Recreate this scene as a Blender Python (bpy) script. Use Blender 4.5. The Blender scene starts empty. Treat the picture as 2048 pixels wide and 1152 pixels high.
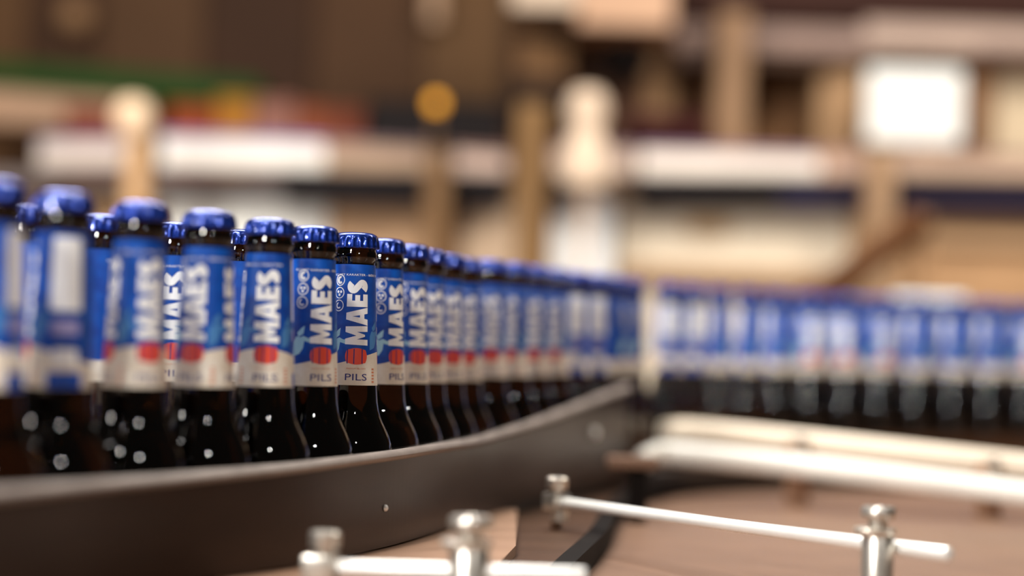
import bpy, bmesh, math, random
from mathutils import Vector, Matrix
random.seed(7)
SC = bpy.context.scene
COL = SC.collection

# ------------------------------------------------------------------ camera
EYE = 1.149                      # eye height above the floor
FPX, PITCH, ROLL = 3500.0, 0.0354, 0.030
cam_d = bpy.data.cameras.new('camera'); cam = bpy.data.objects.new('camera', cam_d); COL.objects.link(cam)
cam_d.sensor_width = 36.0; cam_d.lens = 36.0 * FPX / 2048.0
cam_d.clip_start = 0.02; cam_d.clip_end = 60
Fw = Vector((0, math.cos(PITCH), math.sin(PITCH)))
U0 = Vector((0, -math.sin(PITCH), math.cos(PITCH))); R0 = Vector((1, 0, 0))
Rt = R0 * math.cos(ROLL) + U0 * math.sin(ROLL)
Up = -R0 * math.sin(ROLL) + U0 * math.cos(ROLL)
M3 = Matrix((Rt, Up, -Fw)).transposed()
CO = Vector((0, 0, EYE))
cam.matrix_world = Matrix.Translation(CO) @ M3.to_4x4()
cam_d.dof.use_dof = True
cam_d.dof.focus_distance = 1.275
cam_d.dof.aperture_fstop = (cam_d.lens / 1000.0) / 0.040
SC.camera = cam

# ------------------------------------------------------------------ world, lamps, exposure
w = bpy.data.worlds.new('world'); SC.world = w; w.use_nodes = True
w.node_tree.nodes['Background'].inputs[0].default_value = (0.55, 0.46, 0.38, 1)
w.node_tree.nodes['Background'].inputs[1].default_value = 0.10
SC.view_settings.view_transform = 'Standard'; SC.view_settings.look = 'None'
SC.view_settings.gamma = 1.0; SC.view_settings.use_curve_mapping = False
SC.view_settings.exposure = -0.66

def area(name, loc, target, size, energy, color=(1, .93, .84), shape='RECTANGLE', size_y=None):
    d = bpy.data.lights.new(name, 'AREA'); d.shape = shape; d.size = size
    if size_y: d.size_y = size_y
    elif shape == 'RECTANGLE': d.size_y = size
    d.energy = energy; d.color = color
    o = bpy.data.objects.new(name, d); COL.objects.link(o); o.location = loc
    o.rotation_euler = (Vector(target) - Vector(loc)).to_track_quat('-Z', 'Y').to_euler()
    return o
# lamps placed from the bottle and cap highlights, plus added fill lights
W1 = (1, .97, .93)
area('hall_and_fill_light', (-0.6, 0.05, 3.0), (-0.2, 1.2, 1), .22, 52, W1, 'DISK')
area('hall_and_fill_light', (-1.27, -1.6, 3.3), (-.2, 1.2, 1.1), .30, 85, W1, 'DISK')
area('hall_and_fill_light', (-1.6, -1.0, 1.98), (-.1, 1.2, 1.1), .22, 74, (1, .98, .96), 'DISK')
area('hall_and_fill_light', (-2.1, .25, 1.75), (-.1, 1.2, 1.1), .15, 9, W1, 'DISK')
area('hall_and_fill_light', (1.3, -1.7, 2.9), (.1, 1.5, 1.1), .16, 32, (1, .98, .96), 'DISK')  # added fill from the right, no lamp known there
area('hall_and_fill_light', (-0.55, 2.1, 3.1), (-0.4, 1.0, 1), 1.8, 170, W1, 'RECTANGLE', .16)
area('hall_and_fill_light', (1.5, 2.5, 3.1), (0.7, 4.6, 1.0), .9, 104, (1, .94, .85))  # added to brighten the right-hand background, no lamp known there
area('hall_and_fill_light', (-1.3, 2.5, 3.0), (-0.6, 4.6, .9), .8, 70, (1, .94, .85))  # added to brighten the left-hand background, likewise without a known lamp

# ------------------------------------------------------------------ helpers
def hor(x): return 700 + ROLL * (x - 1024)
def px(x, y, Z):
    d = Fw + Rt * ((x - 1024) / FPX) - Up * ((y - 576) / FPX)
    return CO + d * (Z / d.y)
def lin(c):
    return tuple((v / 255 / 12.92) if v / 255 <= .04045 else ((v / 255 + .055) / 1.055) ** 2.4 for v in c)
def mat(name, rgb, rough=.5, metal=0., var=.0, scale=8., bump=0., spec=None, emit=0., coat=0., stretch=None):
    m = bpy.data.materials.new(name); m.use_nodes = True
    nt = m.node_tree; b = nt.nodes['Principled BSDF']; c = lin(rgb)
    b.inputs['Base Color'].default_value = (*c, 1); b.inputs['Roughness'].default_value = rough
    b.inputs['Metallic'].default_value = metal
    if spec is not None: b.inputs['Specular IOR Level'].default_value = spec
    if coat: b.inputs['Coat Weight'].default_value = coat; b.inputs['Coat Roughness'].default_value = .12
    if emit: b.inputs['Emission Color'].default_value = (*c, 1); b.inputs['Emission Strength'].default_value = emit
    if var or bump:
        tc = nt.nodes.new('ShaderNodeTexCoord'); mp = nt.nodes.new('ShaderNodeMapping')
        if stretch: mp.inputs['Scale'].default_value = stretch
        n = nt.nodes.new('ShaderNodeTexNoise'); n.inputs['Scale'].default_value = scale; n.inputs['Detail'].default_value = 5
        nt.links.new(tc.outputs['Object'], mp.inputs['Vector']); nt.links.new(mp.outputs['Vector'], n.inputs['Vector'])
        if var:
            r = nt.nodes.new('ShaderNodeValToRGB')
            r.color_ramp.elements[0].position = .3; r.color_ramp.elements[1].position = .7
            r.color_ramp.elements[0].color = (*[v * (1 - var) for v in c], 1)
            r.color_ramp.elements[1].color = (*[min(1, v * (1 + var)) for v in c], 1)
            nt.links.new(n.outputs['Fac'], r.inputs['Fac']); nt.links.new(r.outputs['Color'], b.inputs['Base Color'])
        if bump:
            bn = nt.nodes.new('ShaderNodeBump'); bn.inputs['Strength'].default_value = bump; bn.inputs['Distance'].default_value = .002
            nt.links.new(n.outputs['Fac'], bn.inputs['Height']); nt.links.new(bn.outputs['Normal'], b.inputs['Normal'])
    return m
def link(name, me, parent=None, mats=()):
    o = bpy.data.objects.new(name, me); COL.objects.link(o)
    for m in mats:
        me.materials.append(m)
    if parent: o.parent = parent
    return o
def tomesh(bm, name, smooth=False):
    bmesh.ops.recalc_face_normals(bm, faces=bm.faces)
    me = bpy.data.meshes.new(name); bm.to_mesh(me); bm.free()
    if smooth:
        for p in me.polygons: p.use_smooth = True
        try: me.set_sharp_from_angle(angle=math.radians(38))
        except Exception: pass
    return me
def tag(o, label=None, cat=None, group=None, kind=None):
    if label: o['label'] = label
    if cat: o['category'] = cat
    if group: o['group'] = group
    if kind: o['kind'] = kind
    return o
def thing(name, loc, label, cat, group=None):
    o = bpy.data.objects.new(name, None); COL.objects.link(o); o.location = loc; o.empty_display_size = .02
    return tag(o, label, cat, group)
def sub(name, me, parent, mats, wloc=None):
    """child mesh given in world coordinates"""
    o = link(name, me, parent, mats)
    r = parent
    off = Vector((0, 0, 0))
    while r is not None:
        off += r.location; r = r.parent
    o.location = -off if wloc is None else Vector(wloc) - off
    return o
def box_bm(x0, x1, y0, y1, z0, z1, bev=.0, bm=None, seg=2):
    own = bm is None
    b2 = bmesh.new()
    vs = [b2.verts.new((x, y, z)) for x in (x0, x1) for y in (y0, y1) for z in (z0, z1)]
    for f in ((0, 1, 3, 2), (4, 6, 7, 5), (0, 4, 5, 1), (2, 3, 7, 6), (0, 2, 6, 4), (1, 5, 7, 3)):
        b2.faces.new([vs[i] for i in f])
    if bev: bmesh.ops.bevel(b2, geom=list(b2.edges), offset=bev, segments=seg, affect='EDGES', profile=.6)
    if own: return b2
    t = bpy.data.meshes.new('t'); b2.to_mesh(t); b2.free(); bm.from_mesh(t); bpy.data.meshes.remove(t)
    return bm
def lathe_bm(prof, n=48, fn=None, bm=None, center=(0, 0, 0)):
    bm = bm or bmesh.new(); rings = []; cx, cy, cz = center
    for k, (r, z) in enumerate(prof):
        if r < 1e-7: rings.append([bm.verts.new((cx, cy, cz + z))]); continue
        rg = []
        for i in range(n):
            a = 2 * math.pi * i / n
            rr = r + (fn(k, a) if fn else 0)
            rg.append(bm.verts.new((cx + rr * math.cos(a), cy + rr * math.sin(a), cz + z)))
        rings.append(rg)
    for a, b in zip(rings, rings[1:]):
        if len(a) == 1 and len(b) == 1: continue
        for i in range(n):
            j = (i + 1) % n
            if len(a) == 1: bm.faces.new((a[0], b[i], b[j]))
            elif len(b) == 1: bm.faces.new((a[i], a[j], b[0]))
            else: bm.faces.new((a[i], a[j], b[j], b[i]))
    return bm
def tube_bm(p0, p1, r, n=20, bm=None, cap=.25):
    """round bar with rounded ends"""
    p0, p1 = Vector(p0), Vector(p1); d = (p1 - p0); L = d.length; d.normalize()
    u = d.orthogonal().normalized(); v = d.cross(u); bm = bm or bmesh.new()
    c = r * cap
    prof = [(0, 0), (r - c, 0), (r - .3 * c, .3 * c), (r, c), (r, L - c), (r - .3 * c, L - .3 * c), (r - c, L), (0, L)]
    rings = []
    for rr, t in prof:
        if rr == 0: rings.append([bm.verts.new(p0 + d * t)]); continue
        rings.append([bm.verts.new(p0 + d * t + (u * math.cos(2 * math.pi * i / n) + v * math.sin(2 * math.pi * i / n)) * rr) for i in range(n)])
    for a, b in zip(rings, rings[1:]):
        for i in range(n):
            j = (i + 1) % n
            if len(a) == 1: bm.faces.new((a[0], b[i], b[j]))
            elif len(b) == 1: bm.faces.new((a[i], a[j], b[0]))
            else: bm.faces.new((a[i], a[j], b[j], b[i]))
    return bm
def sweep_bm(path, section, bm=None):
    """path: list of (Vector xy pos, normal xy, z0); section(k) -> list of (offset along normal, z) ring"""
    bm = bm or bmesh.new(); rings = []
    for k, (p, nrm, z) in enumerate(path):
        rings.append([bm.verts.new((p.x + nrm.x * o, p.y + nrm.y * o, z + h)) for o, h in section(k)])
    m = len(rings[0])
    for a, b in zip(rings, rings[1:]):
        for i in range(m):
            j = (i + 1) % m
            bm.faces.new((a[i], a[j], b[j], b[i]))
    bm.faces.new(rings[0]); bm.faces.new(list(reversed(rings[-1])))
    return bm

# ------------------------------------------------------------------ materials
M = {}
M['steel'] = mat('pale_steel', (215, 208, 196), .30, .85, .06, 60, .05)
M['steel_rod'] = mat('polished_rod', (240, 238, 232), .34, .3, .04, 60)
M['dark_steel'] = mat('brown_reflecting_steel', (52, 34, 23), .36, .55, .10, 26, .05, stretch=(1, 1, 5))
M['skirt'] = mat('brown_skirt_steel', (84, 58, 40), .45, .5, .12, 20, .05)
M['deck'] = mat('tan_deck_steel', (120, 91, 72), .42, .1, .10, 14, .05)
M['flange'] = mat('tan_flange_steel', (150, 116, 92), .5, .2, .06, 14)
M['strip'] = mat('worn_plastic_strip', (136, 124, 116), .42, .0, .10, 80, .1)
M['rubber'] = mat('black_rubber', (16, 10, 7), .7, spec=.1)
M['chain'] = mat('dark_chain', (50, 42, 38), .5, .3)
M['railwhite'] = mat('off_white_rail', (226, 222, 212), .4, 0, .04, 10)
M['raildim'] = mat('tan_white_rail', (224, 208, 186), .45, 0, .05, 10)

g = bpy.data.materials.new('brown_bottle_glass'); g.use_nodes = True; b = g.node_tree.nodes['Principled BSDF']
b.inputs['Base Color'].default_value = (.020, .007, .0012, 1); b.inputs['Roughness'].default_value = .03
b.inputs['Transmission Weight'].default_value = 1.0; b.inputs['IOR'].default_value = 1.58
M['glass'] = g
M['cap'] = mat('blue_crown_lacquer', (16, 50, 138), .28, .7, coat=.8)
M['white'] = mat('label_white_ink', (250, 250, 248), .45)
M['red'] = mat('label_red_ink', (232, 80, 58), .45)
M['navy'] = mat('label_navy_ink', (34, 40, 120), .45)
M['orange'] = mat('label_orange_ink', (214, 138, 100), .45)
M['teal'] = mat('label_pale_teal_ink', (168, 214, 226), .45)
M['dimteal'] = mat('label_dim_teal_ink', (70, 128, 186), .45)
M['lilac'] = mat('label_lilac_ink', (168, 160, 205), .45)
M['blueink'] = mat('label_blue_ink', (10, 76, 176), .4)

lb = bpy.data.materials.new('blue_and_cream_label'); lb.use_nodes = True; nt = lb.node_tree; b = nt.nodes['Principled BSDF']
b.inputs['Roughness'].default_value = .42
tc = nt.nodes.new('ShaderNodeTexCoord'); sp = nt.nodes.new('ShaderNodeSeparateXYZ'); nt.links.new(tc.outputs['Object'], sp.inputs[0])
def mth(op, a, bb=None, c=None):
    n = nt.nodes.new('ShaderNodeMath'); n.operation = op
    for i, v in enumerate((a, bb, c)):
        if v is None: continue
        if isinstance(v, (int, float)): n.inputs[i].default_value = v
        else: nt.links.new(v, n.inputs[i])
    return n.outputs[0]
# front of the bottle is -Y; wavy edge between the blue field and the cream foot of the label
bound = mth('MULTIPLY_ADD', sp.outputs[0], .30, .1200 + .0195)
f = mth('GREATER_THAN', sp.outputs[2], bound)
mx = nt.nodes.new('ShaderNodeMix'); mx.data_type = 'RGBA'
nt.links.new(f, mx.inputs[0])
ns = nt.nodes.new('ShaderNodeTexNoise'); ns.inputs['Scale'].default_value = 90; ns.inputs['Detail'].default_value = 3
nt.links.new(tc.outputs['Object'], ns.inputs['Vector'])
r1 = nt.nodes.new('ShaderNodeValToRGB'); r1.color_ramp.elements[0].position = .35; r1.color_ramp.elements[1].position = .7
r1.color_ramp.elements[0].color = (*lin((222, 208, 188)), 1); r1.color_ramp.elements[1].color = (*lin((238, 230, 216)), 1)
r2 = nt.nodes.new('ShaderNodeValToRGB'); r2.color_ramp.elements[0].position = .35; r2.color_ramp.elements[1].position = .7
r2.color_ramp.elements[0].color = (*lin((0, 60, 150)), 1); r2.color_ramp.elements[1].color = (*lin((0, 86, 184)), 1)
nt.links.new(ns.outputs['Fac'], r1.inputs['Fac']); nt.links.new(ns.outputs['Fac'], r2.inputs['Fac'])
nt.links.new(r1.outputs[0], mx.inputs[6]); nt.links.new(r2.outputs[0], mx.inputs[7])
nt.links.new(mx.outputs[2], b.inputs['Base Color'])
M['label'] = lb

# ------------------------------------------------------------------ label artwork wrapped on the neck
RA = .0170
def Rlab(z): return .0194 + (.0152 - .0194) * (z - .120) / .088
def wrap(polys, off=.00010, name='print', step=.0012):
    """polys: list of (loops, material index); a loop is [(arc angle in deg about the front, z above label foot in mm)]
    flat polygons are cut into narrow strips and laid on the neck cone"""
    bm = bmesh.new()
    for loops, mi in polys:
        b2 = bmesh.new()
        for lp in loops:
            vs = [b2.verts.new((a * math.pi / 180 * RA, z / 1000, 0)) for a, z in lp]
            for i in range(len(vs)): b2.edges.new((vs[i], vs[(i + 1) % len(vs)]))
        bmesh.ops.triangle_fill(b2, use_beauty=True, use_dissolve=False, edges=list(b2.edges))
        xs = [v.co.x for v in b2.verts]; x = math.floor(min(xs) / step) * step
        while x < max(xs):
            bmesh.ops.bisect_plane(b2, geom=list(b2.verts) + list(b2.edges) + list(b2.faces), plane_co=(x, 0, 0), plane_no=(1, 0, 0))
            x += step
        for f_ in b2.faces: f_.material_index = mi
        t = bpy.data.meshes.new('t'); b2.to_mesh(t); b2.free()
        n0 = len(bm.faces); bm.from_mesh(t); bpy.data.meshes.remove(t)
        bm.faces.ensure_lookup_table()
        for k in range(n0, len(bm.faces)): bm.faces[k].material_index = mi
    for v in bm.verts:
        a = v.co.x / RA; z = .120 + v.co.y; r = Rlab(z) + off
        v.co = Vector((r * math.sin(a), -r * math.cos(a), z))
    for f_ in bm.faces:
        c = f_.calc_center_median(); f_.normal_update()
        if f_.normal.dot(Vector((c.x, c.y, 0))) < 0: f_.normal_flip()
    me = bpy.data.meshes.new(name); bm.to_mesh(me); bm.free()
    return me
def text_loops(s, size, bold=0.0):
    """outline loops of a string in the built-in face; returns loops and width, units = size"""
    c = bpy.data.curves.new('t', 'FONT'); c.body = s; c.size = size; c.resolution_u = 3; c.offset = bold * size; c.fill_mode = 'NONE'
    o = bpy.data.objects.new('t', c); COL.objects.link(o)
    dg = bpy.context.evaluated_depsgraph_get(); dg.update(); me = bpy.data.meshes.new_from_object(o.evaluated_get(dg))
    bpy.data.objects.remove(o); adj = {}
    for e in me.edges:
        a, bb = e.vertices; adj.setdefault(a, []).append(bb); adj.setdefault(bb, []).append(a)
    seen = set(); loops = []
    for s0 in adj:
        if s0 in seen: continue
        lp = [s0]; seen.add(s0); cur = s0
        while True:
            nx = [q for q in adj[cur] if q not in seen]
            if not nx: break
            cur = nx[0]; seen.add(cur); lp.append(cur)
        if len(lp) > 2: loops.append([(me.vertices[i].co.x, me.vertices[i].co.y) for i in lp])
    bpy.data.meshes.remove(me)
    return loops, max(p[0] for l in loops for p in l)
def area2(l): return sum(l[i][0] * l[(i + 1) % len(l)][1] - l[(i + 1) % len(l)][0] * l[i][1] for i in range(len(l))) / 2
def inside(p, l):
    c = False
    for i in range(len(l)):
        (x1, y1), (x2, y2) = l[i], l[i - 1]
        if (y1 > p[1]) != (y2 > p[1]) and p[0] < (x2 - x1) * (p[1] - y1) / (y2 - y1) + x1: c = not c
    return c
def grp(loops):
    """pair holes with the outline that holds them"""
    ls = sorted(loops, key=lambda l: -abs(area2(l))); out = []
    for l in ls:
        for gq in out:
            if inside(l[0], gq[0]) and sum(inside(l[0], h) for h in gq[1:]) == 0: gq.append(l); break
        else: out.append([l])
    return out
def text_polys(s, size_mm, a0, z0, mi, bold=0., width=None):
    """horizontal text running round the neck, starting at angle a0 (deg), foot at z0 mm"""
    loops, wd = text_loops(s, size_mm, bold); k = (width / wd) if width else 1
    conv = lambda p: (a0 + p[0] * k / 17.0 * 180 / math.pi, z0 + p[1])
    return [([[conv(p) for p in l] for l in gq], mi) for gq in grp(loops)]
def circ(a, z, r, n=24, f0=0, f1=360):
    return [(a + r * math.cos(math.radians(f0 + (f1 - f0) * i / n)) / 17.0 * 57.3, z + r * math.sin(math.radians(f0 + (f1 - f0) * i / n))) for i in range(n)]
# heavy letters, drawn as blocks: x along the word 0..w, y up 0..1 (unit = letter height)
def S_letter(w):
    # thick S built from a centre line
    cl = []
    for i in range(13): a = math.radians(-150 + 240 * i / 12); cl.append((w * .5 + (w * .5 - .155) * math.cos(a) * 1.0, .285 + (.285 - .145) * math.sin(a)))
    top = []
    for i in range(13): a = math.radians(270 - 240 * i / 12); top.append((w * .5 + (w * .5 - .155) * math.cos(a), .715 + (.285 - .145) * math.sin(a)))
    cl = cl[:11] + top[2:]
    h = .150; L, Rr = [], []
    for i, p in enumerate(cl):
        q0 = cl[max(0, i - 1)]; q1 = cl[min(len(cl) - 1, i + 1)]
        d = Vector((q1[0] - q0[0], q1[1] - q0[1])).normalized(); n_ = Vector((-d.y, d.x)) * h
        L.append((p[0] + n_.x, p[1] + n_.y)); Rr.append((p[0] - n_.x, p[1] - n_.y))
    return [L + Rr[::-1]]
def word_MAES(aofs, z0=29.0, length=48.0, height=16.2):
    gl = []; gap = .02
    wM, wA, wE, wS = .92, .86, .60, .68
    Mx = [[(0, 0), (.04, 1), (.30, 1), (wM / 2, .52), (wM - .30, 1), (wM - .04, 1), (wM, 0), (wM - .27, 0), (wM - .285, .50), (wM / 2 + .045, .13), (wM / 2 - .045, .13), (.285, .50), (.27, 0)]]
    Ax = [[(0, 0), (.27, 1), (wA - .27, 1), (wA, 0), (wA - .29, 0), (wA - .325, .17), (.325, .17), (.29, 0)], [(.375, .38), (wA / 2, .72), (wA - .375, .38)]]
    Ex = [[(0, 0), (0, 1), (wE, 1), (wE, .76), (.29, .76), (.29, .62), (wE - .04, .62), (wE - .04, .39), (.29, .39), (.29, .24), (wE, .24), (wE, 0)]]
    x = 0
    tot = wM + wA + wE + wS + 3 * gap
    for L, w_ in ((Mx, wM), (Ax, wA), (Ex, wE), (S_letter(wS), wS)):
        gl.append([[(p[0] + x, p[1]) for p in l] for l in L]); x += w_ + gap
    k = length / tot
    # reads upwards: word direction -> +z, letter top -> left
    out = []
    for gp in gl:
        out.append(([[(aofs + (.5 - p[1]) * height / 17.0 * 57.3, z0 + p[0] * k) for p in l] for l in gp], 0))
    return out
BACK = 198; MB_ = 98
letters = word_MAES(0) + word_MAES(MB_)
for zc in (76.3, 67, 57.7):
    a = -50
    letters.append(([circ(a, zc, 4.3), circ(a, zc, 3.6)], 0))
letters.append(([circ(-50, 76.3, 2.9, 20, 60, 330) + circ(-50, 76.3, 1.2, 20, 330, 60)], 0))
letters.append(([[(-56, 76), (-50, 73.2), (-53, 79)]], 0))
for k in range(3): letters.append(([circ(-50 + 5.2 * math.cos(2.1 * k + .5), 67 + 1.5 * math.sin(2.1 * k + .5), 1.05, 10)], 0))
letters.append(([circ(-50, 57.7, 2.4, 14, 100, 330) + circ(-50, 57.7, 1.3, 14, 330, 100)], 0))
letters += text_polys('PILS MET KARAKTER - BI\u00c8RE DE CARACT\u00c8RE', 2.2, -76, 79.6, 0, .02, 62)
ME_letters = wrap(letters, .00012, 'lettering')
def barrel(aofs):
    w_, z0, z1 = 7.6, 15.0, 27.0; P = []
    deg = 57.3 / 17.0
    for i in range(9):
        t = -1 + 2 * i / 8; P.append((aofs + t * w_ * .62 * deg, z1 - .9 * t * t))
    for i in range(7):
        t = 1 - 2 * i / 6; P.append((aofs + (w_ * (1 - .16 * t * t)) * deg, (z0 + z1) / 2 + t * (z1 - z0) * .39))
    for i in range(9):
        t = 1 - 2 * i / 8; P.append((aofs + t * w_ * .62 * deg, z0 + .9 * t * t))
    for i in range(7):
        t = -1 + 2 * i / 6; P.append((aofs - (w_ * (1 - .16 * t * t)) * deg, (z0 + z1) / 2 + t * (z1 - z0) * .39))
    return P
PIECES = []
for ao in (0, MB_):
    em = [([barrel(ao)], 0)]
    for t in (-.80, -.22, .52):
        a = ao + t * 7.6 * 57.3 / 17.0; em.append(([[(a - 1.2, 15.6 + .6 * t * t), (a + 1.2, 15.4), (a + 1.2, 26.5), (a - 1.2, 26.3)]], 1))
    me = wrap(em[:1], .00014, 'barrel_emblem'); m2 = wrap(em[1:], .00020, 'barrel_emblem')
    bm = bmesh.new(); bm.from_mesh(me); bm.from_mesh(m2); bm.to_mesh(me); bm.free(); PIECES.append(('barrel_emblem', me, ['red', 'navy']))
    sm = text_polys('PILS', 6.9, ao - 26, 3.6, 0, .012, 15.2) + text_polys('PREMIUM BELGIAN', 1.5, ao - 22, 11.6, 1, .01, 13)
    for k in range(5): sm.append(([[(ao + 40, 2 + 2.3 * k), (ao + 48, 2 + 2.3 * k), (ao + 48, 3.3 + 2.3 * k), (ao + 40, 3.3 + 2.3 * k)]], 1))
    PIECES.append(('small_print', wrap(sm, .00012, 'small_print'), ['navy', 'orange']))
for ao in (-52, 48, 146):
    fg = [([[(ao - 2, 33.5), (ao + 10, 36), (ao + 12, 41.5), (ao + 5, 40), (ao - 6, 36.5)]], 0),
          ([[(ao - 14, 20), (ao + 2, 22), (ao + 10, 26), (ao + 12, 31), (ao + 24, 30), (ao + 30, 31.2), (ao + 30, 33.2), (ao + 20, 33), (ao + 10, 34.5), (ao + 2, 33.4), (ao - 8, 34), (ao - 14, 30)]], 0)]
    if ao > 0: fg = [([[(a, z + 5.5) for a, z in l] for l in L_], mi) for L_, mi in fg]
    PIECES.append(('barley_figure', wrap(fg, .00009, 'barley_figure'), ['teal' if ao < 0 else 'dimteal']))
def rrect(a0, a1, z0, z1, r=1.2):
    ra = r * 57.3 / 17.0; P = []
    for cx, cz, s in ((a1 - ra, z1 - r, 0), (a0 + ra, z1 - r, 90), (a0 + ra, z0 + r, 180), (a1 - ra, z0 + r, 270)):
        for i in range(5):
            q = math.radians(s + 22.5 * i); P.append((cx + ra * math.cos(q), cz + r * math.sin(q)))
    return P
bp = [([rrect(BACK - 30, BACK + 30, 43.5, 85)], 0), ([rrect(BACK - 27, BACK + 25, 30, 38)], 1),
      ([rrect(BACK - 31, BACK + 31, .2, 9)], 2), ([rrect(BACK - 22, BACK + 22, 12, 22)], 0)]
ME_back = wrap(bp, .00010, 'ingredient_panel')
PIECES = [('lettering', ME_letters, ['white'])] + PIECES + [('ingredient_panel', ME_back, ['white', 'lilac', 'blueink'])]
for _n, me, ms in PIECES:
    for m in ms: me.materials.append(M[m])

# ------------------------------------------------------------------ bottle
GP = [(0, .004), (.019, .003), (.026, 0), (.0302, .0010), (.0321, .0050), (.0322, .0680), (.0320, .0730), (.0311, .0780),
      (.0294, .0830), (.0270, .0880), (.0246, .0925), (.0226, .0970), (.0211, .1020), (.0202, .1080), (.01920, .1200),
      (.01500, .2075), (.01490, .2105), (.0160, .2122), (.01625, .2145), (.0160, .2168), (.0152, .2182), (.0150, .2300), (0, .2300)]
ME_glass = tomesh(lathe_bm(GP, 64), 'glass_body', True); ME_glass.materials.append(M['glass'])
for p in ME_glass.polygons: p.use_smooth = True
# crown: 20 flutes on the skirt
prof = [(.0154, .2206), (.0170, .2201), (.0175, .2207), (.0172, .2230), (.0169, .2252), (.0167, .2268), (.0165, .2280), (.0158, .2296), (.0144, .2308), (.0124, .2315), (.0095, .23185), (.005, .2320), (0, .2320)]
amp = [0, .0006, .0009, .0010, .0009, .0006, .0001, 0, 0, 0, 0, 0, 0]
def flute(k, a):
    s = math.cos(20 * a); s = max(-1., min(.5, s * 2.2 - .4))
    return amp[k] * s
ME_cap = tomesh(lathe_bm(prof, 160, flute), 'crown_cap', True); ME_cap.materials.append(M['cap'])
bm = bmesh.new(); n = 96; rg = []
for z in (.120, .130, .150, .170, .190, .208):
    rg.append([bm.verts.new((Rlab(z) * math.cos(2 * math.pi * i / n), Rlab(z) * math.sin(2 * math.pi * i / n), z)) for i in range(n)])
lo = [bm.verts.new((.01922 * math.cos(2 * math.pi * i / n), .01922 * math.sin(2 * math.pi * i / n), .1202)) for i in range(n)]
hi = [bm.verts.new((.01502 * math.cos(2 * math.pi * i / n), .01502 * math.sin(2 * math.pi * i / n), .2078)) for i in range(n)]
rg = [lo] + rg + [hi]
for a_, b_ in zip(rg, rg[1:]):
    for i in range(n): bm.faces.new((a_[i], a_[(i + 1) % n], b_[(i + 1) % n], b_[i]))
ME_label = tomesh(bm, 'neck_label', True); ME_label.materials.append(M['label'])

def bottle(loc, turn, label, group):
    root = thing('beer_bottle', loc, label, 'bottle', group); root.rotation_euler = (0, 0, math.radians(turn))
    gl = link('glass_body', ME_glass, root); cp = link('crown_cap', ME_cap, root)
    lab = link('neck_label', ME_label, root)
    for nm, me, _m in PIECES:
        link(nm, me, lab)
    return root
proto = bottle((0, 0, 0), 0, 'x', 'x')
def copy_bottle(loc, turn, label, group, first=[True]):
    if first[0]: r = proto; first[0] = False
    else:
        r = proto.copy(); COL.objects.link(r)
        for ch in list(proto.children):
            c = ch.copy(); COL.objects.link(c); c.parent = r
            for q in list(ch.children):
                d = q.copy(); COL.objects.link(d); d.parent = c
    r.location = loc; r.rotation_euler = (0, 0, math.radians(turn)); tag(r, label, 'bottle', group)
    return r
def rise(Z): return .0097 * max(0, Z - 1.4)
BASE = EYE - .149

# ------------------------------------------------------------------ the line of bottles (plan: X right, Y away)
near_px = [(-20, .938), (120, .990), (275, 1.040), (412, 1.100), (534, 1.160), (624, 1.220), (706, 1.280), (763, 1.343), (813, 1.405), (849, 1.467), (888, 1.530), (924, 1.594)]
near = []
for x, Z in near_px:                               # each stands where it shows, and clear of its neighbour
    while True:
        ym = hor(x) - 53 / Z; p = px(x, ym, Z); q = Vector((p.x, Z))
        if not near or (q - near[-1]).length >= .0645: break
        Z += .0005
    near.append(q)
# turns (deg): 0 = word facing the lens; a positive turn brings the artwork to the right
facing = [-20, 0, 0, 0, 0, 0, 0, 0, 0, 0, 0, 0]
art = [-BACK + 60, -BACK + 12, -MB_ + 27, -28, -MB_, 24, 10, 46, 36, 34, 30, 20]
NL = ['blurred beer bottle cut off by the left edge of the picture',
      'large blurred beer bottle with a white panel on its label, beside the left edge',
      'blurred beer bottle just right of the white-panelled one',
      'blurred beer bottle, fourth from left, plain blue field right of its word',
      'beer bottle with upright word centred on its blue label, fifth from the left edge',
      'beer bottle with recycling rings left of the word, just left of the sharpest bottle',
      'sharpest beer bottle, its word, barrel and PILS centred on the neck label',
      'sharp beer bottle with three white rings and pale figure, just right of the sharpest',
      'beer bottle second to the right of the sharpest one, word cut by its label edge',
      'slightly soft beer bottle, third to the right of the sharpest one',
      'soft beer bottle standing fourth to the right of the sharpest one',
      'soft beer bottle standing fifth to the right of the sharpest one']
GN = 'beer bottles along the near guide rail'
for p, a, l in zip(near, art, NL):
    view = math.degrees(math.atan2(p.x, p.y))
    copy_bottle((p.x, p.y, BASE), a - view, l, GN)

def catmull(P, n=40):
    out = []
    for i in range(1, len(P) - 2):
        p0, p1, p2, p3 = P[i - 1:i + 3]
        for k in range(n):
            t = k / n
            out.append(.5 * ((2 * p1) + (p2 - p0) * t + (2 * p0 - 5 * p1 + 4 * p2 - p3) * t * t + (3 * p1 - p0 - 3 * p2 + p3) * t ** 3))
    out.append(P[-2]); return out
Vv = lambda x, z: Vector((x, z))
far_c = [near[-2], near[-1], Vv(-.002, 1.72), Vv(.042, 1.85), Vv(.105, 2.00), Vv(.165, 2.16), Vv(.245, 2.30), Vv(.36, 2.43), Vv(.50, 2.53), Vv(.66, 2.61), Vv(.84, 2.68), Vv(1.05, 2.75), Vv(1.3, 2.8)]
fc = catmull(far_c)
far = []; last = near[-1]; acc = 0; prev = fc[0]
for p in fc[1:]:
    if (p - last).length >= .0650: far.append(p.copy()); last = p
GF = 'blurred beer bottles on the far bend'
cnt = [0, 0]
seq = [4, -10, 10, 0, 14, -8, 2, 8, 160 - BACK + 20, -120, -115, 5, 12]
gap_i = min(range(len(far)), key=lambda k: abs(1024 + FPX * far[k].x / far[k].y - 1302))
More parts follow.
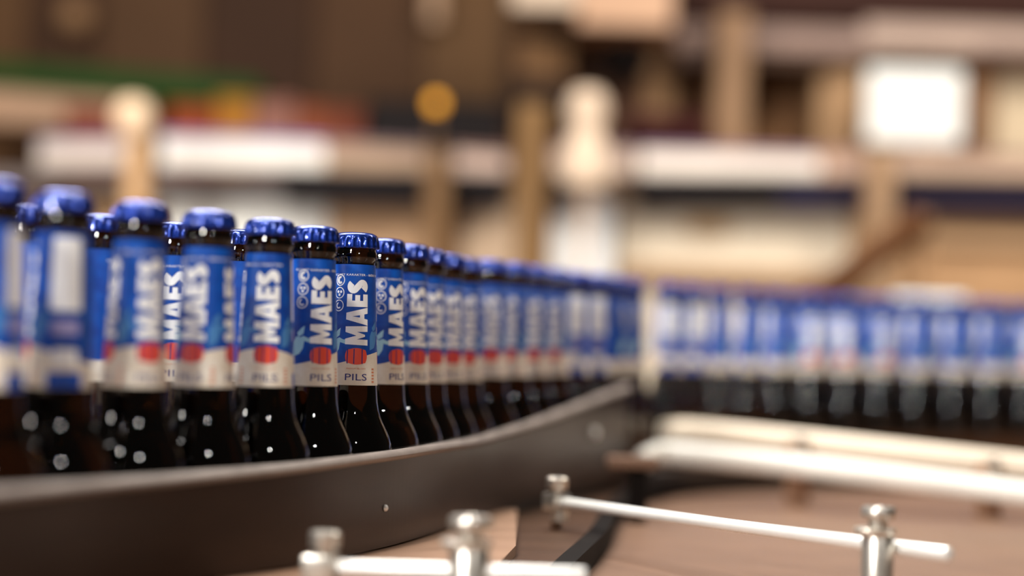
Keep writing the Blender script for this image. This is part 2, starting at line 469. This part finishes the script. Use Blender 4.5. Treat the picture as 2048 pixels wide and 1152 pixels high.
for i, p in enumerate(far):
    x = 1024 + FPX * p.x / p.y
    if i == gap_i: continue                      # the gap in the row
    view = math.degrees(math.atan2(p.x, p.y))
    if x < 1120: a = random.choice((0, -12, 12, 5))
    elif x < 1200: a = -BACK + 5
    elif x < 1290: a = 95
    elif x < 1400: a = (-BACK + 3)
    elif x < 1555: a = random.choice((95, 88, 100))
    elif x < 1720: a = random.choice((0, -8, 8, -BACK + 6))
    elif x < 1900: a = random.choice((95, 90, 30))
    else: a = random.choice((95, 20, -BACK + 30))
    ordn = ['first', 'second', 'third', 'fourth', 'fifth', 'sixth', 'seventh', 'eighth', 'ninth', 'tenth', 'eleventh', 'twelfth', 'thirteenth', 'fourteenth',
            'fifteenth', 'sixteenth', 'seventeenth', 'eighteenth', 'nineteenth', 'twentieth', 'twenty-first', 'twenty-second', 'twenty-third']
    if x < 1300: cnt[0] += 1; l, gq = 'blurred beer bottle before the gap in the row, %s behind the twelve nearest ones' % ordn[cnt[0] - 1], 'blurred beer bottles before the gap'
    else: cnt[1] += 1; l, gq = 'strongly blurred beer bottle on the far bend, %s to the right of the gap' % ordn[cnt[1] - 1], GF
    copy_bottle((p.x, p.y, BASE + rise(p.y)), a - view, l, gq)

# second lane directly behind, glimpsed between the necks of the first
ORD = ['first', 'second', 'third', 'fourth', 'fifth', 'sixth', 'seventh', 'eighth', 'ninth', 'tenth', 'eleventh', 'twelfth', 'thirteenth', 'fourteenth',
       'fifteenth', 'sixteenth', 'seventeenth', 'eighteenth', 'nineteenth', 'twentieth', 'twenty-first', 'twenty-second', 'twenty-third', 'twenty-fourth']
def behind(P, t0, x0, x1, names, group):
    out = []
    for a, b_ in zip(P, P[1:]):
        m = (a + b_) / 2; m = m * (1 + t0(m.y) / m.length)
        if (out and (m - out[-1]).length < .0646) or not x0 < 1024 + FPX * m.x / m.y < x1: continue
        if min((m - q).length for q in P) < .0646: continue
        out.append(m)
    for k, q in enumerate(out):
        vw = math.degrees(math.atan2(q.x, q.y)); a = random.choice((88, 94)) if k != 2 else 4
        copy_bottle((q.x, q.y, BASE + rise(q.y)), a - vw, names % ORD[k], group)
behind([near[0] * 2 - near[1]] + near[:7], lambda y: .155, -60, 660, 'beer bottle glimpsed between the nearest necks, %s from left in the hidden lane', 'beer bottles in the hidden near lane')
behind([q for q in far if q.x > .17], lambda y: .098, 1335, 2150, 'faint beer bottle behind the far bend row, %s from the gap', 'beer bottles in the back lane of the far bend')

# ------------------------------------------------------------------ conveyor
path = [near[0] + (near[0] - near[1]) * 4, near[0] + (near[0] - near[1]) * 2] + near[:-1] + far_c[1:]
cp = catmull([path[0] * 2 - path[1]] + path + [path[-1] * 2 - path[-2]], 8)
def normals(P):
    out = []
    for i, p in enumerate(P):
        d = (P[min(i + 1, len(P) - 1)] - P[max(i - 1, 0)]).normalized(); out.append(Vector((d.y, -d.x)))
    return out
def smooth(P, it=10):
    for _ in range(it):
        P = [P[0]] + [(P[i - 1] + 2 * P[i] + P[i + 1]) / 4 for i in range(1, len(P) - 1)] + [P[-1]]
    return P
cp = smooth(cp, 30); cn = normals(cp)
DECK = EYE - .165
conv = thing('bottle_conveyor', (near[6].x, near[6].y, DECK), 'curved bottle conveyor with brown steel side plate and pale top strip, carrying the bottles', 'conveyor')
bed = [(p, n_, BASE + rise(p.y)) for p, n_ in zip(cp, cn)]
bm = sweep_bm(bed, lambda k: [(-.112, DECK + .0005 - bed[k][2]), (-.112, -.0002), (.036, -.0002), (.036, DECK + .0005 - bed[k][2])])
sub('chain_bed', tomesh(bm, 'chain_bed'), conv, [M['chain']])
# guide: height of the pale strip along the line
tab = [(-400, 1010), (0, 987), (350, 957), (570, 937), (720, 918), (800, 907), (950, 882), (1050, 853), (1180, 803), (1240, 779), (1300, 757), (1500, 740)]
def interp(T, x):
    for (a, b_), (c, d) in zip(T, T[1:]):
        if x <= c: return b_ + (d - b_) * (x - a) / (c - a)
    return T[-1][1]
gp = []
for p, n_ in zip(cp, cn):
    q = p + n_ * .0385
    x = 1024 + FPX * q.x / q.y
    for _ in range(2):
        H = -(interp(tab, x) - hor(x)) * q.y / FPX
        x = 1024 + FPX * q.x / q.y - ROLL * (interp(tab, x) - 576)
    if x > 1262: break
    gp.append([q, n_, max(-.100, min(-.03, H))])
hs = [g_[2] for g_ in gp]
for _ in range(12): hs = [hs[0]] + [(hs[i - 1] + 2 * hs[i] + hs[i + 1]) / 4 for i in range(1, len(hs) - 1)] + [hs[-1]]
gpath = [(g_[0], g_[1], EYE + h) for g_, h in zip(gp, hs)]
LOW = EYE - .143
bm = sweep_bm(gpath, lambda k: [(-.002, -.003), (.003, -.003), (.003, LOW - gpath[k][2]), (-.002, LOW - gpath[k][2])])
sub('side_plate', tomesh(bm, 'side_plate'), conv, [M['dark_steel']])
def bead(k):
    out = []
    for i in range(12):
        a = 2 * math.pi * i / 12; out.append((.0015 + .0058 * math.cos(a), .0040 * math.sin(a) + .0002 * 0))
    return out
bm = sweep_bm(gpath, bead)
sub('wear_strip', tomesh(bm, 'wear_strip', True), conv, [M['strip']])
# pale foot flange beside the side plate
fz = EYE - .1445
inner = [(g_[0].x + g_[1].x * -.004, g_[0].y + g_[1].y * -.004) for g_ in gp if 1.065 < g_[0].y < 1.60]
e1 = px(1046, 1012, 1.62)
outer = [(.0105, 1.60), (.0085, 1.30), (-.0045, 1.18), (-.06, 1.10), (-.15, 1.068)]
bm = bmesh.new()
loop = inner + outer
vt = [bm.verts.new((x, y, fz)) for x, y in loop]
f_ = bm.faces.new(vt); r_ = bmesh.ops.extrude_face_region(bm, geom=[f_])
for v in [q for q in r_['geom'] if isinstance(q, bmesh.types.BMVert)]: v.co.z = DECK + .0005
bmesh.ops.triangulate(bm, faces=[q for q in bm.faces if len(q.verts) > 4])
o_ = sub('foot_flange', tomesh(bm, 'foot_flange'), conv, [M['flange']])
# darker skirt after the flange, ending at the black edge seal
sk = [(.033, 1.22), (.071, 1.47), (.104, 1.76), (.162, 2.00), (.25, 2.13), (.40, 2.22), (.70, 2.32), (1.1, 2.4)]
skc = catmull([Vv(-.03, .82), Vv(.002, 1.0)] + [Vv(*q) for q in sk] + [Vv(1.4, 2.55)], 8)
skn = normals(skc)
skp = [(p, n_, EYE - .152) for p, n_ in zip(skc, skn)]
bm = sweep_bm(skp, lambda k: [(-.11, 0), (0, 0), (0, DECK + .0005 - EYE + .152), (-.11, DECK + .0005 - EYE + .152)])
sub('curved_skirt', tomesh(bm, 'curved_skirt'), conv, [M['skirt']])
bm = sweep_bm(skp, lambda k: [(.0005, .005), (.015, .005), (.015, DECK + .0003 - EYE + .152), (.0005, DECK + .0003 - EYE + .152)])
sub('edge_seal', tomesh(bm, 'edge_seal'), conv, [M['rubber']])
def dome(c, r, axis=(0, -1, 0)):
    bm = lathe_bm([(r, 0), (r * .95, r * .35), (r * .7, r * .7), (r * .35, r * .9), (0, r * .95)], 20)
    q = Vector((0, 0, 1)).rotation_difference(Vector(axis))
    for v in bm.verts: v.co = q @ v.co + Vector(c)
    return bm
def gnear(x):
    return min(gpath, key=lambda t: abs(1024 + FPX * t[0].x / t[0].y - x))
for X_, hh in ((1188, 867), (772, 1016)):
    t = gnear(X_); q = t[0] + t[1] * .0033; pz = px(X_, hh, q.y).z
    bm = dome((q.x, q.y, pz), .0065 if X_ > 1000 else .0025, (t[1].x, t[1].y, 0))
    bm.verts.ensure_lookup_table()
    sub('bolt_head', tomesh(bm, 'bolt_head', True), conv, [M['steel_rod']])

# far rails in front of the far bend
def rail(name, pts, hw, hh, m, parent, z=0):
    P = catmull([Vector(pts[0]) * 2 - Vector(pts[1])] + [Vector(q) for q in pts] + [Vector(pts[-1]) * 2 - Vector(pts[-2])], 8)
    bm = bmesh.new(); rings = []
    for i, p in enumerate(P):
        d = (P[min(i + 1, len(P) - 1)] - P[max(i - 1, 0)]).normalized(); s = d.cross(Vector((0, 0, 1))).normalized(); u = s.cross(d)
        rings.append([bm.verts.new(p + s * hw * math.cos(2 * math.pi * k / 16) + u * hh * math.sin(2 * math.pi * k / 16)) for k in range(16)])
    for a, b_ in zip(rings, rings[1:]):
        for i in range(16): bm.faces.new((a[i], a[(i + 1) % 16], b_[(i + 1) % 16], b_[i]))
    bm.faces.new(rings[0]); bm.faces.new(rings[-1][::-1])
    return sub(name, tomesh(bm, name, True), parent, [m])
pA = [px(1325, 866, 2.12), px(1390, 864, 2.06), px(1600, 884, 1.99), px(1850, 911, 1.93), px(2120, 940, 1.88), px(2400, 970, 1.83)]
pB = [px(1282, 922, 1.94), px(1302, 914, 1.96), px(1345, 907, 2.0), px(1600, 933, 1.94), px(1850, 962, 1.88), px(2120, 996, 1.82), px(2400, 1030, 1.77)]
gr = thing('guide_rail_pair', (pB[3].x, pB[3].y, DECK), 'pair of off-white guide rails sloping across the right side in front of the far bottles', 'guide rail')
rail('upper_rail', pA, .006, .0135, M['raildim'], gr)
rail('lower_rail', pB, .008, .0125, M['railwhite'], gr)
q = px(1275, 925, 1.72); sub('end_clamp', tomesh(box_bm(q.x - .030, q.x + .02, q.y - .01, q.y + .012, q.z - .006, q.z + .006, .003), 'end_clamp'), gr, [M['deck']]); sub('clamp_foot', tomesh(box_bm(q.x - .008, q.x + .010, q.y - .004, q.y + .008, DECK, q.z - .006, .002), 'clamp_foot'), gr, [M['rubber']])
for x, y, Z in ((1600, 905, 1.965), (1985, 950, 1.885)):
    q = px(x, y, Z); bm = tube_bm((q.x, q.y + .014, DECK), (q.x, q.y + .014, q.z + .012), .014, 20)
    sub('support_post', tomesh(bm, 'support_post', True), gr, [M['flange']])
    bm = box_bm(q.x - .006, q.x + .006, q.y - .003, q.y + .014, q.z - .02, q.z + .02, .001)
    sub('rail_clip', tomesh(bm, 'rail_clip'), gr, [M['steel']])
# far conveyor outer guard
fp = [(p + n_ * .039, n_) for p, n_ in zip(cp, cn) if p.x > .30]
fg_ = [(p, n_, EYE - .118 + rise(p.y)) for p, n_ in fp]
bm = sweep_bm(fg_, lambda k: [(-.002, 0), (.003, 0), (.003, DECK + .0005 - fg_[k][2]), (-.002, DECK + .0005 - fg_[k][2])])
fgd = sub('far_side_plate', tomesh(bm, 'side_plate'), conv, [M['skirt']]); fgd.name = 'side_plate'

# ------------------------------------------------------------------ brackets: post, rod, clamp (each bracket is one rigid thing)
def bracket(label, post_px, top_y, Zp, rod0, rod1, rrod, rpost, clampend, group, footz, nutdrop):
    q = px(post_px, top_y, Zp)
    root = thing('guide_bracket', (q.x, q.y, DECK), label, 'bracket', group)
    bm = lathe_bm([(0, 0), (rpost * 1.5, 0), (rpost * 1.5, .003), (rpost, .004), (rpost, q.z - DECK - .0195), (rpost * .92, q.z - DECK - .018), (0, q.z - DECK - .018)], 36, center=(q.x, q.y, DECK))
    sub('post', tomesh(bm, 'post', True), root, [M['steel']])
    bm = lathe_bm([(0, 0), (rpost * 1.25, 0), (rpost * 1.3, .001), (rpost * 1.3, .0035), (rpost * 1.2, .0042), (0, .0042)], 36, center=(q.x - .002, q.y, q.z - .0178))
    sub('washer', tomesh(bm, 'washer', True), root, [M['steel']])
    bm = lathe_bm([(0, 0), (rpost * .6, 0), (rpost * .6, .006), (rpost * 1.02, .0062), (rpost * 1.08, .008), (rpost * 1.08, .0118), (rpost * .98, .0135), (rpost * .5, .0138), (rpost * .45, .012), (0, .012)], 6 if False else 32, center=(q.x, q.y, q.z - .0136))
    sub('knob', tomesh(bm, 'knob', True), root, [M['steel']])
    sub('rod', tomesh(tube_bm(rod0, rod1, rrod, 24, cap=.35), 'rod', True), root, [M['steel_rod']])
    d = (Vector(rod0) - Vector(rod1)).normalized(); c = Vector(rod0) if clampend else None
    if clampend:
        bm = box_bm(-.014, .006, -.009, .009, -.0075, .0075, .0022)
        rot = Vector((-1, 0, 0)).rotation_difference(d)
        for v in bm.verts: v.co = rot @ v.co + c
        sub('clamp', tomesh(bm, 'clamp', True), root, [M['steel']])
        bm = lathe_bm([(0, 0), (.0052, 0), (.0052, .007), (.0088, .0075), (.0092, .009), (.0092, .016), (.008, .0172), (0, .0172)], 28, center=c + Vector((-.002, 0, .004)))
        sub('bolt', tomesh(bm, 'bolt', True), root, [M['steel']])
        bm = lathe_bm([(0, 0), (.0072, 0), (.0075, .001), (.0075, .010), (0, .010)], 6, center=c + Vector((.001, 0, nutdrop)))
        sub('nut', tomesh(bm, 'nut'), root, [M['steel']])
        bm = tube_bm(c + Vector((-.002, 0, nutdrop)), (c.x - .002, c.y, footz), .0045, 14)
        sub('clamp_foot', tomesh(bm, 'clamp_foot', True), root, [M['skirt']])
    return root
GB = 'guide rail brackets'
r0 = px(1118, 1004, 1.50); r1 = px(1899, 1109, 1.09)
bracket('pale steel post and long thin rod reaching left to a clamp, lower right', 1757, 1013, 1.125, r0, r1, .0046, .0102, True, GB, EYE - .1518, -.0165)
s0 = px(655, 1134, 1.045); s1 = px(1172, 1151, 1.02)
bracket('bright steel post with round knob and short thick rod at the bottom centre', 942, 1032, 1.03, s0, s1, .0044, .0118, True, GB, DECK, -.0165)

# ------------------------------------------------------------------ deck, floor, walls
dk = thing('steel_deck', (.8, 2.0, 0), 'wide tan steel deck under the conveyor and guide brackets', 'deck')
bm = box_bm(-1.1, 2.6, .35, 3.25, DECK - .03, DECK, .003)
sub('deck_plate', tomesh(bm, 'deck_plate'), dk, [M['deck']])
for x in (-1.0, 2.5):
    for y in (.45, 3.15):
        sub('leg', tomesh(box_bm(x - .03, x + .03, y - .03, y + .03, 0, DECK - .03, .004), 'leg'), dk, [M['skirt']])
Mfloor = mat('brown_floor', (120, 92, 72), .5, 0, .2, 3, .1)
Mwall = mat('brown_hall_wall', (104, 76, 52), .8, 0, .30, 1.2, .2)
o = link('floor', tomesh(box_bm(-6, 6, -4.5, 7.5, -.05, 0), 'floor'), None, [Mfloor]); tag(o, kind='structure')
o = link('wall_back', tomesh(box_bm(-6, 6, 7.5, 7.6, 0, 4.6), 'wall_back'), None, [Mwall]); tag(o, kind='structure')

# ------------------------------------------------------------------ background machinery (about four metres away and more)
_mc = {}
def mc(rgb, rough=.6, var=.08):
    k = (rgb, rough)
    if k not in _mc: _mc[k] = mat('machine_paint_%d' % len(_mc), rgb, rough, 0, var, 6, spec=.12)
    return _mc[k]
def pbox(name, x0, y0, x1, y1, Z, dep, rgb, parent=None, floor=False, bev=.006, zmin=None, rough=.6):
    a = px(x0, y0, Z); b_ = px(x1, y1, Z); c = px(x1, y0, Z)
    zt = (px((x0 + x1) / 2, y0, Z)).z; zb = 0 if floor else px((x0 + x1) / 2, y1, Z).z
    if zmin is not None: zb = zmin
    me = tomesh(box_bm(a.x, c.x, Z, Z + dep, zb, zt, bev), name)
    m = rgb if not isinstance(rgb, tuple) else mc(rgb, rough)
    if parent: return sub(name, me, parent, [m])
    return link(name, me, None, [m])
def skewbox(name, x0, yt0, yb0, x1, yt1, yb1, Z, dep, rgb, parent, rough=.6):
    P = [px(x0, yt0, Z), px(x1, yt1, Z), px(x1, yb1, Z), px(x0, yb0, Z)]
    bm = bmesh.new(); v0 = [bm.verts.new(p) for p in P]; v1 = [bm.verts.new((p.x, p.y + dep, p.z)) for p in P]
    bm.faces.new(v0); bm.faces.new(v1[::-1])
    for i in range(4): bm.faces.new((v0[i], v0[(i + 1) % 4], v1[(i + 1) % 4], v1[i]))
    bmesh.ops.bevel(bm, geom=list(bm.edges), offset=.004, segments=2, affect='EDGES')
    m = rgb if not isinstance(rgb, tuple) else mc(rgb, rough)
    return sub(name, tomesh(bm, name), parent, [m])

# packing conveyor: cabinets on the floor, dark rail, pale guards
pk = thing('packing_conveyor', (0, 4.3, 0), 'long pale packing conveyor with dark rail crossing behind the bottles', 'conveyor')
for (x0, x1, y0, c) in ((-500, 322, 372, (176, 142, 108)), (324, 655, 384, (250, 246, 238)), (657, 850, 388, (186, 150, 116)), (852, 925, 388, (120, 86, 58)),
                        (927, 1038, 395, (206, 178, 150)), (1040, 1100, 395, (172, 132, 94)), (1106, 1228, 398, (252, 251, 248)), (1238, 1700, 398, (228, 212, 188)),
                        (1702, 1800, 405, (178, 140, 104)), (1802, 2500, 405, (182, 142, 104))):
    pbox('cabinet_panel', x0, y0, x1, 700, 4.25, .3, c, pk, floor=True)
pbox('panel_recess', 1375, 436, 1460, 472, 4.235, .014, (176, 146, 112), pk)
pbox('kick_rail', 1238, 536, 1720, 572, 4.22, .03, (160, 122, 84), pk)
pbox('kick_rail', 1802, 470, 2500, 500, 4.22, .03, (190, 154, 118), pk)
DK = (24, 22, 26); NV = (40, 38, 62)
for (x0, a0, b0, x1, a1, b1, c) in ((-300, 348, 366, 322, 350, 368, (120, 108, 104)), (324, 352, 368, 640, 354, 372, (92, 84, 86)), (560, 354, 380, 845, 362, 388, DK), (880, 362, 388, 1015, 366, 390, DK), (1085, 366, 386, 1135, 366, 386, DK),
                                    (1275, 366, 392, 1560, 370, 392, DK), (1560, 368, 396, 1740, 370, 394, NV), (1795, 362, 400, 2500, 372, 412, (40, 34, 52))):
    g_ = 18 if sum(c) < 200 else 6
    skewbox('dark_rail', x0, a0 - g_, b0 + g_, x1, a1 - g_, b1 + g_, 4.16, .09, c, pk)
for (x0, a0, b0, x1, a1, b1, c, lc) in ((75, 272, 350, 250, 272, 350, (206, 192, 182), (124, 108, 134)), (318, 264, 350, 650, 276, 356, (236, 230, 222), (120, 110, 160)), (650, 276, 356, 850, 288, 362, (168, 142, 120), (120, 98, 100)),
                                        (905, 292, 362, 1015, 300, 366, (196, 172, 158), (120, 92, 86)), (1105, 286, 368, 1270, 290, 370, (206, 182, 166), (140, 116, 124)), (1280, 290, 366, 1640, 302, 370, (234, 222, 210), (140, 116, 134)),
                                        (1640, 300, 372, 1730, 302, 372, (184, 154, 134), (140, 112, 110)), (1790, 300, 368, 2500, 320, 380, (188, 160, 138), (142, 116, 110))):
    skewbox('guard_panel', x0, a0 + 14, b0 - 16, x1, a1 + 14, b1 - 18, 4.12, .03, c, pk)
    skewbox('guard_trim', x0, a0, a0 + 14, x1, a1, a1 + 14, 4.12, .03, lc, pk)
pbox('top_deck', -500, 372, 2500, 392, 4.26, .3, (150, 120, 92), pk)
def column(label, x0, x1, y0, Z, c, dep=.07, name='steel_column', cat='column', round_top=False, group=None):
    q = px((x0 + x1) / 2, y0, Z); w_ = (x1 - x0) * Z / FPX
    root = thing(name, (q.x, Z + dep / 2, 0), label, cat, group)
    if round_top:
        r = w_ / 2
        bm = lathe_bm([(0, 0), (r, 0), (r, q.z - r), (r * .93, q.z - r * .6), (r * .7, q.z - r * .3), (r * .35, q.z - r * .07), (0, q.z)], 28, center=(q.x, Z, 0))
        sub('shaft', tomesh(bm, 'shaft', True), root, [mc(c)])
    else:
        sub('shaft', tomesh(box_bm(q.x - w_ / 2, q.x + w_ / 2, Z, Z + dep, .012, q.z, .006), 'shaft'), root, [mc(c)])
        sub('base_plate', tomesh(box_bm(q.x - w_, q.x + w_, Z - .05, Z + dep + .05, 0, .012, .002), 'base_plate'), root, [mc(c)])
    return root
c1 = column('tan round-topped post with pale rounded head, upper left behind the first bottles', 252, 304, 235, 3.75, (186, 148, 108), round_top=True, name='round_post', cat='post')
q = px(266, 236, 3.74); bm = lathe_bm([(0, -.045), (.030, -.04), (.042, -.015), (.042, .012), (.03, .036), (0, .045)], 28, center=(q.x, q.y, q.z))
sub('post_head', tomesh(bm, 'post_head', True), c1, [mc((226, 196, 164))])
column('tan square column standing in front of the packing conveyor, centre', 1036, 1096, 205, 3.9, (122, 92, 58))
column('narrow brown column behind the gap in the cabinets, left of centre', 852, 900, 300, 4.0, (112, 84, 56), .06)
column('tan column carrying the upper beam, right of the dark machine head', 1438, 1502, 20, 4.6, (150, 118, 90))
column('slim tan column beside the white panel, right side', 1738, 1792, 300, 4.02, (150, 120, 92), .06)
# pale rounded valve body
q = px(1183, 178, 3.85); zb = px(1183, 372, 3.85).z
vb = thing('filler_valve', (q.x, 3.85, q.z - .3), 'pale rounded upright valve body in front of the pale conveyor, centre', 'valve')
H_ = q.z
bm = lathe_bm([(0, 0), (.050, 0), (.052, .01), (.050, .08), (.036, .105), (.036, H_ - zb - .08), (.044, H_ - zb - .065), (.044, H_ - zb - .03), (.030, H_ - zb - .006), (0, H_ - zb)], 32, center=(q.x - .008, 3.85, zb))
sub('valve_body', tomesh(bm, 'valve_body', True), vb, [mc((214, 190, 166))])
bm = lathe_bm([(0, 0), (.04, 0), (.04, .012), (.009, .02), (.009, zb), (0, zb)], 24, center=(q.x - .008, 3.85, 0))
sub('stand', tomesh(bm, 'stand', True), vb, [mc((190, 158, 128))])

# filling machine, upper left: tall housing of brown panels
fm = thing('filling_machine', (-1.0, 5.3, 0), 'tall brown filling machine of plain panels filling the upper left', 'machine')
for (x0, x1, c) in ((-400, 62, (92, 64, 40)), (64, 210, (66, 42, 26)), (212, 420, (82, 56, 35)), (422, 640, (60, 37, 22)), (642, 860, (78, 52, 32)), (862, 1020, (98, 70, 44))):
    pbox('panel', x0, -260, x1, 700, 5.3, .5, c, fm, floor=True)
pbox('pipe', 862, -260, 892, 46, 5.2, .05, (184, 150, 122), fm)
q = px(150, 34, 5.25); bm = dome((q.x, q.y, q.z), .05)
sub('round_gauge', tomesh(bm, 'round_gauge', True), fm, [mc((150, 114, 82))])
# green belt
gb = thing('green_belt', (px(200, 170, 4.6).x, 4.6, 0), 'dark green belt sloping across the brown machine, upper left', 'belt')
skewbox('belt', -150, 112, 160, 520, 160, 214, 4.6, .3, (24, 60, 12), gb)
skewbox('belt_frame', -150, 160, 240, 300, 190, 262, 4.62, .26, (176, 142, 116), gb)
for x in (-60, 240):
    q = px(x, 262, 4.7); sub('leg', tomesh(box_bm(q.x - .02, q.x + .02, 4.7, 4.74, 0, q.z + .02, .002), 'leg'), gb, [mc((120, 92, 70))])
# red and orange crates on the packing conveyor
GC = 'crates on the packing conveyor'
for nm, x0, x1, y0, c, lab in (('crate', 130, 245, 212, (112, 52, 34), 'dark red crate left of the round-topped post'), ('crate', 335, 430, 208, (132, 58, 24), 'rust orange crate just right of the round-topped post'),
                               ('crate', 434, 505, 194, (150, 98, 30), 'ochre yellow crate between the rust orange and pinkish ones'), ('crate', 509, 592, 198, (132, 88, 76), 'pinkish brown crate in the middle of the crate row'),
                               ('crate', 596, 658, 212, (120, 62, 38), 'reddish brown crate right of the pinkish one'), ('crate', 662, 728, 218, (104, 50, 32), 'dark rust crate beside the black box')):
    Z = 4.32; a = px(x0, y0, Z); c_ = px(x1, y0, Z); z0 = px(1000, 372, 4.26).z + .0005
    root = thing(nm, ((a.x + c_.x) / 2, Z + .1, z0), lab, 'crate', GC)
    bm = box_bm(a.x, c_.x, Z, Z + .2, z0, a.z, .006)
    sub('body', tomesh(bm, 'body'), root, [mc(c)])
    bm = box_bm(a.x - .001, c_.x + .001, Z - .005, Z + .205, a.z - .012, a.z + .002, .003)
    sub('rim', tomesh(bm, 'rim'), root, [mc(c)])
# black box and amber lamp
Z = 4.3; a = px(735, 204, Z); c_ = px(1012, 204, Z); z0 = px(1000, 372, 4.26).z + .0005
bb = thing('control_box', ((a.x + c_.x) / 2, Z + .1, z0), 'black control box on the packing conveyor under the amber lamp', 'box')
sub('housing', tomesh(box_bm(a.x, c_.x, Z, Z + .2, z0, a.z, .01), 'housing'), bb, [mc((20, 13, 13))])
sub('lid', tomesh(box_bm(a.x - .004, c_.x + .004, Z - .004, Z + .204, a.z, a.z + .008, .003), 'lid'), bb, [mc((26, 18, 16))])
q = px(872, 206, 4.05)
al = thing('signal_lamp', (q.x, 4.05, 0), 'small glowing amber signal lamp above the black control box', 'lamp')
bm = lathe_bm([(0, -.016), (.014, -.014), (.017, 0), (.014, .012), (0, .017)], 24, center=(q.x, q.y, q.z))
ml = mat('amber_lamp_glow', (235, 160, 30), .3, emit=2.0)
sub('lens', tomesh(bm, 'lens', True), al, [ml])
bm = tube_bm((q.x, q.y, 0), (q.x, q.y, q.z - .014), .007, 12); sub('stem', tomesh(bm, 'stem', True), al, [mc((90, 66, 46))])

# dark machine head, top centre
mh = thing('machine_head', (px(1160, 100, 4.5).x, 4.5, 0), 'dark brown machine head with stepped black blocks, top centre', 'machine')
pbox('backing', 1015, 60, 1292, 700, 4.76, .25, (72, 46, 30), mh, floor=True)
pbox('gearbox', 1040, 72, 1140, 160, 4.6, .14, (128, 94, 62), mh)
pbox('dark_block', 1075, 10, 1175, 88, 4.6, .14, (48, 34, 24), mh)
pbox('dark_block', 1212, 40, 1300, 142, 4.6, .14, (22, 12, 8), mh)
pbox('dark_block', 1012, 150, 1150, 222, 4.6, .14, (34, 18, 10), mh)
pbox('dark_block', 1262, 228, 1420, 278, 4.45, .3, (52, 12, 12), mh)
pbox('head_cover', 1160, -120, 1350, 52, 4.4, .35, (196, 158, 130), mh)
pbox('head_cover', 1025, -120, 1158, 14, 4.4, .35, (212, 190, 168), mh)
# upper conveyor beam, right
ub = thing('upper_beam', (px(1700, 80, 4.7).x, 4.7, 0), 'pinkish grey upper conveyor beam across the top right', 'beam')
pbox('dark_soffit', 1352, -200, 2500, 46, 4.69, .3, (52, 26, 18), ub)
pbox('beam', 1352, 52, 1730, 104, 4.7, .1, (150, 126, 116), ub)
pbox('beam', 1730, 50, 2500, 108, 4.7, .1, (186, 162, 148), ub)
pbox('beam_shadow_gap', 1352, 94, 1440, 126, 4.68, .05, (76, 58, 50), ub).name = 'underside_shade'  # these dark strips stand in for shade under the beam
pbox('underside_shade', 1508, 100, 1652, 130, 4.68, .05, (72, 52, 40), ub)
pbox('underside_shade', 1960, 96, 2200, 114, 4.68, .05, (110, 86, 80), ub)
for (x0, x1, y0, c, z) in ((1292, 1350, 55, (142, 108, 76), 4.78), (1352, 1436, 126, (110, 76, 50), 4.95), (1504, 1638, 130, (122, 86, 56), 4.95), (1638, 1724, 128, (176, 140, 104), 4.8), (1724, 1940, 108, (176, 142, 108), 4.95), (1940, 1990, 108, (136, 98, 68), 4.8), (1990, 2500, 108, (226, 204, 172), 4.85)):
    pbox('wall_panel', x0, y0, x1, 700, z, .1, c, ub, floor=True)
# white panel
q0 = px(1736, 134, 4.6); q1 = px(1926, 290, 4.6)
wp = thing('white_panel', ((q0.x + q1.x) / 2, 4.62, 0), 'bright white square panel, upper right', 'panel')
sub('board', tomesh(box_bm(q0.x, q1.x, 4.6, 4.64, q1.z, q0.z, .012, seg=3), 'board'), wp, [mc((250, 250, 246), .7, 0)])
sub('frame_post', tomesh(box_bm(q0.x + .1, q0.x + .13, 4.64, 4.67, 0, q0.z - .02, .002), 'frame_post'), wp, [mc((140, 108, 80))])
# diagonal strut and pale box
a = px(1625, 600, 3.4); b_ = px(1850, 436, 3.4)
st = thing('diagonal_strut', (a.x, 3.4, .0), 'brown diagonal strut rising to the right behind the far bottles', 'strut')
sub('bar', tomesh(tube_bm(a + (a - b_) * 1.0, b_, .028, 16), 'bar', True), st, [mc((84, 52, 28))])
q = b_; sub('upright', tomesh(box_bm(q.x - .012, q.x + .012, 3.4, 3.43, 0, q.z + .01, .002), 'upright'), st, [mc((150, 116, 84))])

q = px(1862, 612, 2.95)
sb = thing('pale_box', (q.x, 2.96, DECK), 'pale blue-grey box seen just above the far bottle caps at the right', 'box')  # pale block on a post behind the far bottles
sub('housing', tomesh(box_bm(q.x - .06, q.x + .06, 2.95, 2.99, q.z - .019, q.z + .019, .006), 'housing'), sb, [mc((222, 232, 234))])
sub('post', tomesh(box_bm(q.x - .008, q.x + .008, 2.962, 2.978, DECK, q.z - .019, .002), 'post'), sb, [mc((120, 100, 80))])
